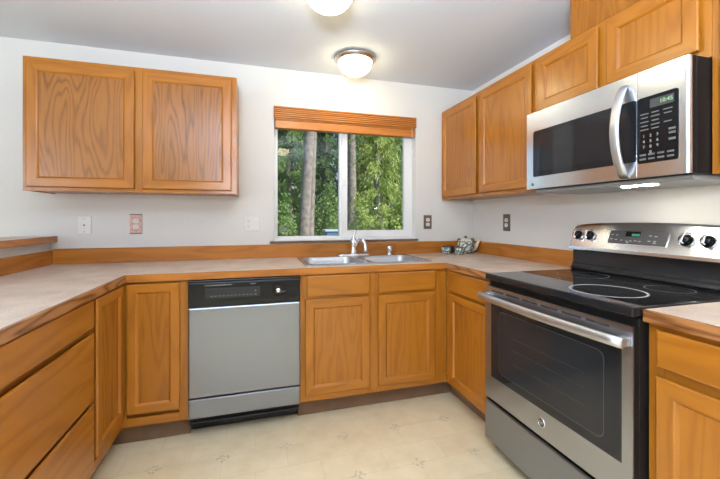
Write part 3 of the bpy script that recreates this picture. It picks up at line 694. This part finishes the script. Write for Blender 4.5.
# underside: grey tray with grease filters and a lit lamp
b = MB('ring_grey', 'slot_dark'); b.box(MX+.050, XR-.03, Y1+.015, Y0-.015, MZ0-.020, MZ0-.0005, 'ring_grey', .006)
b.build('underside_tray', mw)
for y in (-1.585, -1.665):
    b = MB('hood_bulb'); b.lathe([(.030, MZ0-.018), (.028, MZ0-.0225), (.001, MZ0-.0235)], (MX+.115, y, 0), n=24); b.build('hood_lamp', mw)

# ------------------------------------------------------------------ wooden blind, raised, in the window
wb_ = thing('wooden_blind', 'raised wooden slat blind stacked at the top of the kitchen window', 'blind', ((WX0+WX1)/2, 0, 1.875))
bw = (WX1-WX0)/2
b = MB('blind_wood'); b.box(-bw+.004, bw-.004, .002, .044, .072, .1655, 'blind_wood', .002); b.build('headrail', wb_)
for i in range(6):
    b = MB('blind_wood'); z = .0795+i*.0146; b.box(-bw-.003, bw+.002, -.016-.0015*(i % 2), .002, z, z+.0112, 'blind_wood', .003); b.build('slat', wb_)
for i in range(2):
    b = MB('blind_wood'); z = .0655+i*.0065; b.box(-bw+.006, bw-.006, -.004, .046, z, z+.0050, 'blind_wood', .001, 1); b.build('slat', wb_)
b = MB('blind_wood'); b.box(-bw+.008, bw-.008, -.008, .048, .004, .0625, 'blind_wood', .005); b.build('bottom_rail', wb_)
b = MB('white_plastic'); b.tube([(bw-.035, -.008, .080), (bw-.035, -.009, -.02), (bw-.035, -.009, -.11)], .0014, 6); b.lathe([(.001, -.135), (.006, -.132), (.005, -.118), (.002, -.110)], (bw-.035, -.009, 0), n=12); b.build('pull_cord', wb_)

# ------------------------------------------------------------------ ceiling lights
def ceiling_light(loc, label):
    t = thing('ceiling_light', label, 'ceiling light', loc, 0, 'flush ceiling lights')
    b = MB('nickel'); b.lathe([(.060, -.0005), (.128, -.001), (.140, -.008), (.142, -.016), (.137, -.022), (.130, -.024), (.128, -.032), (.118, -.036), (.112, -.030), (.060, -.028)], n=48); b.build('mounting_ring', t)
    b = MB('lamp_bowl'); b.lathe([(.112, -.032), (.114, -.045), (.110, -.062), (.098, -.083), (.078, -.102), (.050, -.115), (.022, -.121), (.001, -.122)], n=48); b.build('glass_bowl', t)
    return t
cl = ceiling_light((.445, -.335, ZC), 'round flush ceiling light with metal rim just in front of the window')
copy_thing(cl, (.118, -1.045, ZC), 0, 'round flush ceiling light cut off by the top edge of the photo')
copy_thing(cl, (.180, -2.820, ZC), 0, 'round flush ceiling light behind the camera, reflected yellow in the window pane')

# ------------------------------------------------------------------ outlets and switches
def plate(name, label, cat, loc, rz, w, h, mat, kind, group=None):
    t = thing(name, label, cat, loc, rz, group); b = MB(mat); b.box(-w/2, w/2, -.006, -.0005, -h/2, h/2, mat, .0025); p = b.build('cover_plate', t)
    def socket(x, z, m='white_plastic'):
        s = MB(m, 'slot_dark'); s.prism(rrect(x-.0165, x+.0165, z-.014, z+.014, .010), -.0085, -.004, 'y', mat=m)
        for dx in (-.006, .006): s.box(x+dx-.0012, x+dx+.0012, -.0089, -.008, z-.001, z+.007, 'slot_dark')
        s.lathe([(.0022, -.0089), (.0022, -.008)], (x, 0, z-.007), 'y', 10, 'slot_dark'); s.build('socket', t)
    if kind == 'duplex':
        for z in (-.0195, .0195): socket(0, z)
    if kind == 'outlet_switch':
        for z in (-.0195, .0195): socket(-.023, z)
        s = MB('white_plastic', 'slot_dark'); s.box(.0175, .0285, -.0075, -.004, -.012, .012, 'white_plastic', .001); s.box(.020, .026, -.016, -.006, -.002, .006, 'white_plastic', .002); s.build('toggle_switch', t)
    if kind == 'jack':
        s = MB('slot_dark'); s.lathe([(.005, -.0085), (.005, -.004)], (0, 0, .001), 'y', 12, 'slot_dark'); s.build('jack', t)
        s = MB('mark_grey'); s.lathe([(.003, -.0068), (.003, -.004)], (0, 0, .042), 'y', 10, 'mark_grey'); s.lathe([(.003, -.0068), (.003, -.004)], (0, 0, -.042), 'y', 10, 'mark_grey'); s.build('screw', t)
    return t
plate('phone_jack', 'white wall plate with a dark centre jack under the cabinet, leftmost on the wall', 'wall plate', (-1.284, 0, 1.160), 0, .076, .122, 'white_plastic', 'jack')
t = plate('wall_outlet', 'pink patterned outlet plate with dark end edges below the left wall cabinet', 'outlet', (-.989, 0, 1.168), 0, .072, .128, 'pink_tile', 'duplex')
for za in (.060, -.066):
    b = MB('bronze_plate'); b.box(-.036, .036, -.0075, -.001, za, za+.006, 'bronze_plate', .001); b.build('plate_edge', t)
plate('wall_outlet', 'white double plate with outlet and toggle switch just left of the window', 'outlet', (-.244, 0, 1.166), 0, .104, .104, 'white_plastic', 'outlet_switch')
plate('wall_outlet', 'bronze plate with white sockets on the back wall right of the window', 'outlet', (1.170, 0, 1.174), 0, .074, .116, 'bronze_plate', 'duplex', 'bronze outlets')
plate('wall_outlet', 'bronze plate with white sockets on the right wall above the counter', 'outlet', (XR, -.443, 1.173), RZ, .076, .128, 'bronze_plate', 'duplex', 'bronze outlets')

# ------------------------------------------------------------------ tea set in the corner
tp = thing('teapot', 'cream teapot with blue painted flowers in the counter corner', 'teapot', (1.461, -.118, CZ1+.0005), math.radians(-12)); tp.scale = (1.06, 1.06, 1.10)
b = MB('painted_china'); b.lathe([(.036, 0), (.040, .004), (.055, .020), (.066, .042), (.068, .060), (.062, .080), (.050, .093), (.038, .098)], n=40); b.build('body', tp)
b = MB('cream_china'); b.lathe([(.046, .095), (.044, .101), (.030, .109), (.012, .113), (.006, .114)], n=32); ld = b.build('lid', tp)
b = MB('dark_china'); b.lathe([(.005, .112), (.008, .118), (.012, .125), (.008, .131), (.001, .133)], n=20); b.build('lid_knob', ld)
b = MB('cream_china'); b.tube([(.050, 0, .030), (.072, 0, .040), (.092, 0, .062), (.102, 0, .086), (.112, 0, .100)], [.022, .020, .015, .011, .009], 14); b.build('spout', tp)
for s in (-1, 1):
    b = MB('dark_china'); b.tube([(s*.054+.012*math.cos(a), 0, .096+.014*math.sin(a)) for a in [PI*i/8*1.2-.3 for i in range(9)]], .0055, 10); b.build('handle_lug', tp)
cup = thing('teacup', 'blue painted teacup at the left end of the tea set', 'cup', (1.276, -.118, CZ1+.0005), 0, 'teacups')
b = MB('painted_china'); b.lathe([(.024, 0), (.027, .003), (.034, .012), (.0365, .030), (.037, .058), (.036, .0595), (.0335, .058), (.0325, .030), (.028, .014), (.001, .010)], n=32); b.build('bowl', cup)
b = MB('dark_china'); b.lathe([(.0366, .0540), (.0380, .0555), (.0378, .0600), (.0360, .0612), (.0335, .0590)], n=32); b.build('rim_band', cup)
c2 = copy_thing(cup, (1.338, -.062, CZ1+.0005), 1.1, 'dark glazed teacup at the back, half hidden between two painted teacups')
for ch in c2.children:
    if ch.name.startswith('bowl'): ch.data = ch.data.copy(); ch.data.materials[0] = MAT['dark_china']
copy_thing(cup, (1.352, -.196, CZ1+.0005), 2.3, 'blue and cream teacup directly in front of the teapot')

# ------------------------------------------------------------------ outdoors
GZ = -.45
b = MB('soil'); b.box(-14, 22, .16, 34, GZ-.3, GZ, 'soil'); struct(b.build('ground'))
def blob(rng, r): 
    while True:
        p = Vector((rng.uniform(-1, 1), rng.uniform(-1, 1), rng.uniform(-1, 1)))
        if p.length < 1: return p*r
def leaf_quad(mb, p, d, n, L, Wd):
    d = d.normalized(); s = d.cross(n)
    if s.length < 1e-3: return
    s.normalize()
    o = len(mb.v); mb.v += [p, p+d*L*.5+s*Wd*.5, p+d*L, p+d*L*.5-s*Wd*.5]; mb.f.append([o, o+1, o+2, o+3]); mb.m.append(0); mb.sm.append(False)
def conifer(x, y, h, r, label, mat, seed, z_lo=.25, droop=.55, trunk_r=.12, nb=64, group='conifers beyond the window'):
    rng = random.Random(seed); fs = 1+max(0, y-7)*.09; t = thing('conifer_tree', label, 'tree', (x, y, GZ), 0, group)
    m = MB('bark'); m.tube([(.06*math.sin(k*1.3+seed), .05*math.cos(k+seed), h*k/8) for k in range(9)], [trunk_r*(1-.09*k) for k in range(9)], 12); m.build('trunk', t)
    f = MB(mat)
    for k in range(nb):
        u = (k+.5)/nb; z = h*(z_lo+(1-z_lo)*u**.9); Lb = r*(1-.55*u)*rng.uniform(.7, 1.1); a = k*2.4+rng.uniform(-.3, .3)
        dr = Vector((math.cos(a), math.sin(a), 0))
        for i in range(56):
            q = rng.uniform(.12, 1.0); p = dr*Lb*q+Vector((0, 0, z+Lb*(.18*q-droop*q*q)))+blob(rng, .14+.10*q)
            for e in range(3):
                side = Vector((-dr.y, dr.x, 0))*rng.uniform(-1, 1)
                d = dr*rng.uniform(.1, .7)+side*.8+Vector((0, 0, -rng.uniform(.3, 1.2)))
                leaf_quad(f, p+blob(rng, .05), d, blob(rng, 1)+dr, fs*rng.uniform(.08, .17), fs*rng.uniform(.018, .04))
    f.build('foliage', t, False); return t
def bush(x, y, h, r, label, mat, seed, n=5200, size=.09, name='leafy_shrub', cat='shrub', group='shrubs beyond the window'):
    rng = random.Random(seed); t = thing(name, label, cat, (x, y, GZ), 0, group)
    m = MB('bark')
    for k in range(4):
        a = k*1.6+seed; m.tube([(.03*math.cos(a), .03*math.sin(a), 0), (.12*r*math.cos(a), .12*r*math.sin(a), h*.4), (.35*r*math.cos(a+.4), .35*r*math.sin(a+.4), h*.75)], [.025, .018, .008], 8)
    m.build('stems', t)
    f = MB(mat); cl = [(blob(rng, 1), rng.uniform(.28, .5)) for _ in range(26)]
    for i in range(n):
        c, rr = rng.choice(cl); p = c+blob(rng, 1).normalized()*rr*rng.uniform(.6, 1.05)
        p = Vector((p.x*r*.85, p.y*r*.85, h*.55+p.z*h*.45))
        if p.z < .1: continue
        d = blob(rng, 1)+Vector((0, 0, -.35)); leaf_quad(f, p, d, blob(rng, 1)+Vector((0, -.3, .6)), size*rng.uniform(.7, 1.3), size*rng.uniform(.4, .7))
    f.build('foliage', t, False); return t
# the pale twin trunk in the left pane and the grey trunk in the right pane
def bare_trunk(x, y, label, radii, h, seed, lean=0.0):
    t = thing('bare_trunk_tree', label, 'tree', (x, y, GZ), 0, 'tall trunks beyond the window')
    m = MB('bark')
    for dx, dy, r0 in radii: m.tube([(dx+.012*math.sin(k+seed)+lean*k-(.02*k if dx > 0 else 0), dy, h*k/10) for k in range(11)], [r0*(1.15-.075*k if k else 1.5) for k in range(11)], 16)
    m.build('trunk', t)
    rng = random.Random(seed); f = MB('leaf_dark')
    for k in range(26):
        z = h*(.52+.48*k/26); a = rng.uniform(0, 2*PI); dr = Vector((math.cos(a), math.sin(a), 0)); Lb = rng.uniform(.4, .9)
        for i in range(60):
            q = rng.uniform(.1, 1); p = dr*Lb*q+Vector((0, 0, z-.5*q*q*Lb))+blob(rng, .18)
            for e in range(3): leaf_quad(f, p+blob(rng, .06), Vector((rng.uniform(-.6, .6), rng.uniform(-.6, .6), -.8)), blob(rng, 1)+dr, rng.uniform(.12, .24), rng.uniform(.025, .05))
    f.build('foliage', t, False); return t
bare_trunk(.885, 5.6, 'pale twin trunked tree standing behind the left window pane', [(-.08, 0, .130), (.11, .10, .095)], 8.5, 3, .042)
bare_trunk(2.92, 9.0, 'grey straight tree trunk seen at the left side of the right pane', [(0, 0, .16)], 9.5, 5)
for x, y, h, mat, lab, sd in (
    (-.95, 7.2, 7.0, 'leaf_mid', 'green conifer at the far left edge of the left window pane', 11),
    (3.20, 7.1, 6.5, 'leaf_bright', 'light green drooping cedar nearest the right window pane', 19),
    (.95, 10.3, 8.0, 'leaf_mid', 'conifer directly behind the pale twin trunk in the left pane', 12),
    (4.75, 10.3, 6.2, 'leaf_mid', 'green cedar at the right edge of the right window pane', 15),
    (2.70, 12.4, 9.0, 'leaf_dark', 'dark conifer behind the window mullion, left of the grey trunk', 13),
    (-1.6, 12.0, 9.5, 'leaf_dark', 'tall dark conifer left of the window view in the second row', 16),
    (6.0, 12.6, 6.8, 'leaf_dark', 'dark conifer right of the window view in the second row', 18),
    (1.0, 14.8, 10.0, 'leaf_dark', 'tall dark conifer in the third row behind the left pane', 14),
    (4.3, 15.2, 8.5, 'leaf_dark', 'tall dark conifer in the third row behind the right pane', 17),
    (7.5, 15.2, 8.0, 'leaf_dark', 'dark conifer in the third row beyond the right jamb', 20),
    (-.7, 18.0, 11.0, 'leaf_dark', 'tallest dark conifer far back at left of the left pane', 31),
    (2.5, 18.0, 11.0, 'leaf_mid', 'tall conifer far back between the two window panes', 32),
    (5.7, 18.2, 10.0, 'leaf_dark', 'tall conifer far back behind the right pane', 33),
    (.9, 21.2, 12.0, 'leaf_dark', 'rearmost dark conifer seen through the left pane', 34),
    (4.1, 21.2, 12.0, 'leaf_dark', 'rearmost dark conifer seen through the left part of the right pane', 35),
    (7.3, 21.4, 10.0, 'leaf_dark', 'rearmost dark conifer at the right edge of the right pane', 36)):
    conifer(x, y, h, 1.08, lab, mat, sd, z_lo=.05, nb=54+int(h*2))
for x, y, h, r, mat, lab, sd in (
    (.22, 5.3, 2.3, .42, 'leaf_mid', 'green shrub at the lower left of the left pane', 21),
    (1.50, 6.5, 2.5, .50, 'leaf_mid', 'leafy shrub just right of the pale twin trunk', 22),
    (2.10, 5.0, 2.2, .38, 'leaf_bright', 'yellow green shrub low in the left part of the right pane', 23),
    (2.72, 4.3, 2.1, .36, 'leaf_bright', 'yellow green shrub low in the right part of the right pane', 24)):
    bush(x, y, h, r, lab, mat, sd, n=4200, size=.075)
t = thing('storage_bin', 'small blue bin outdoors low in the left pane beside the mullion', 'bin', (1.40, 5.0, GZ))
b = MB('blue_plastic'); b.loops([[(x*s, y*s, z) for x, y in rrect(-.17, .17, -.17, .17, .04)] for s, z in ((.86, .001), (1, 1.36))], 'blue_plastic', cap0=True, cap1=True); b.build('body', t)
b = MB('light_blue'); b.box(-.19, .19, -.19, .19, 1.36, 1.41, 'light_blue', .015); b.build('lid', t)
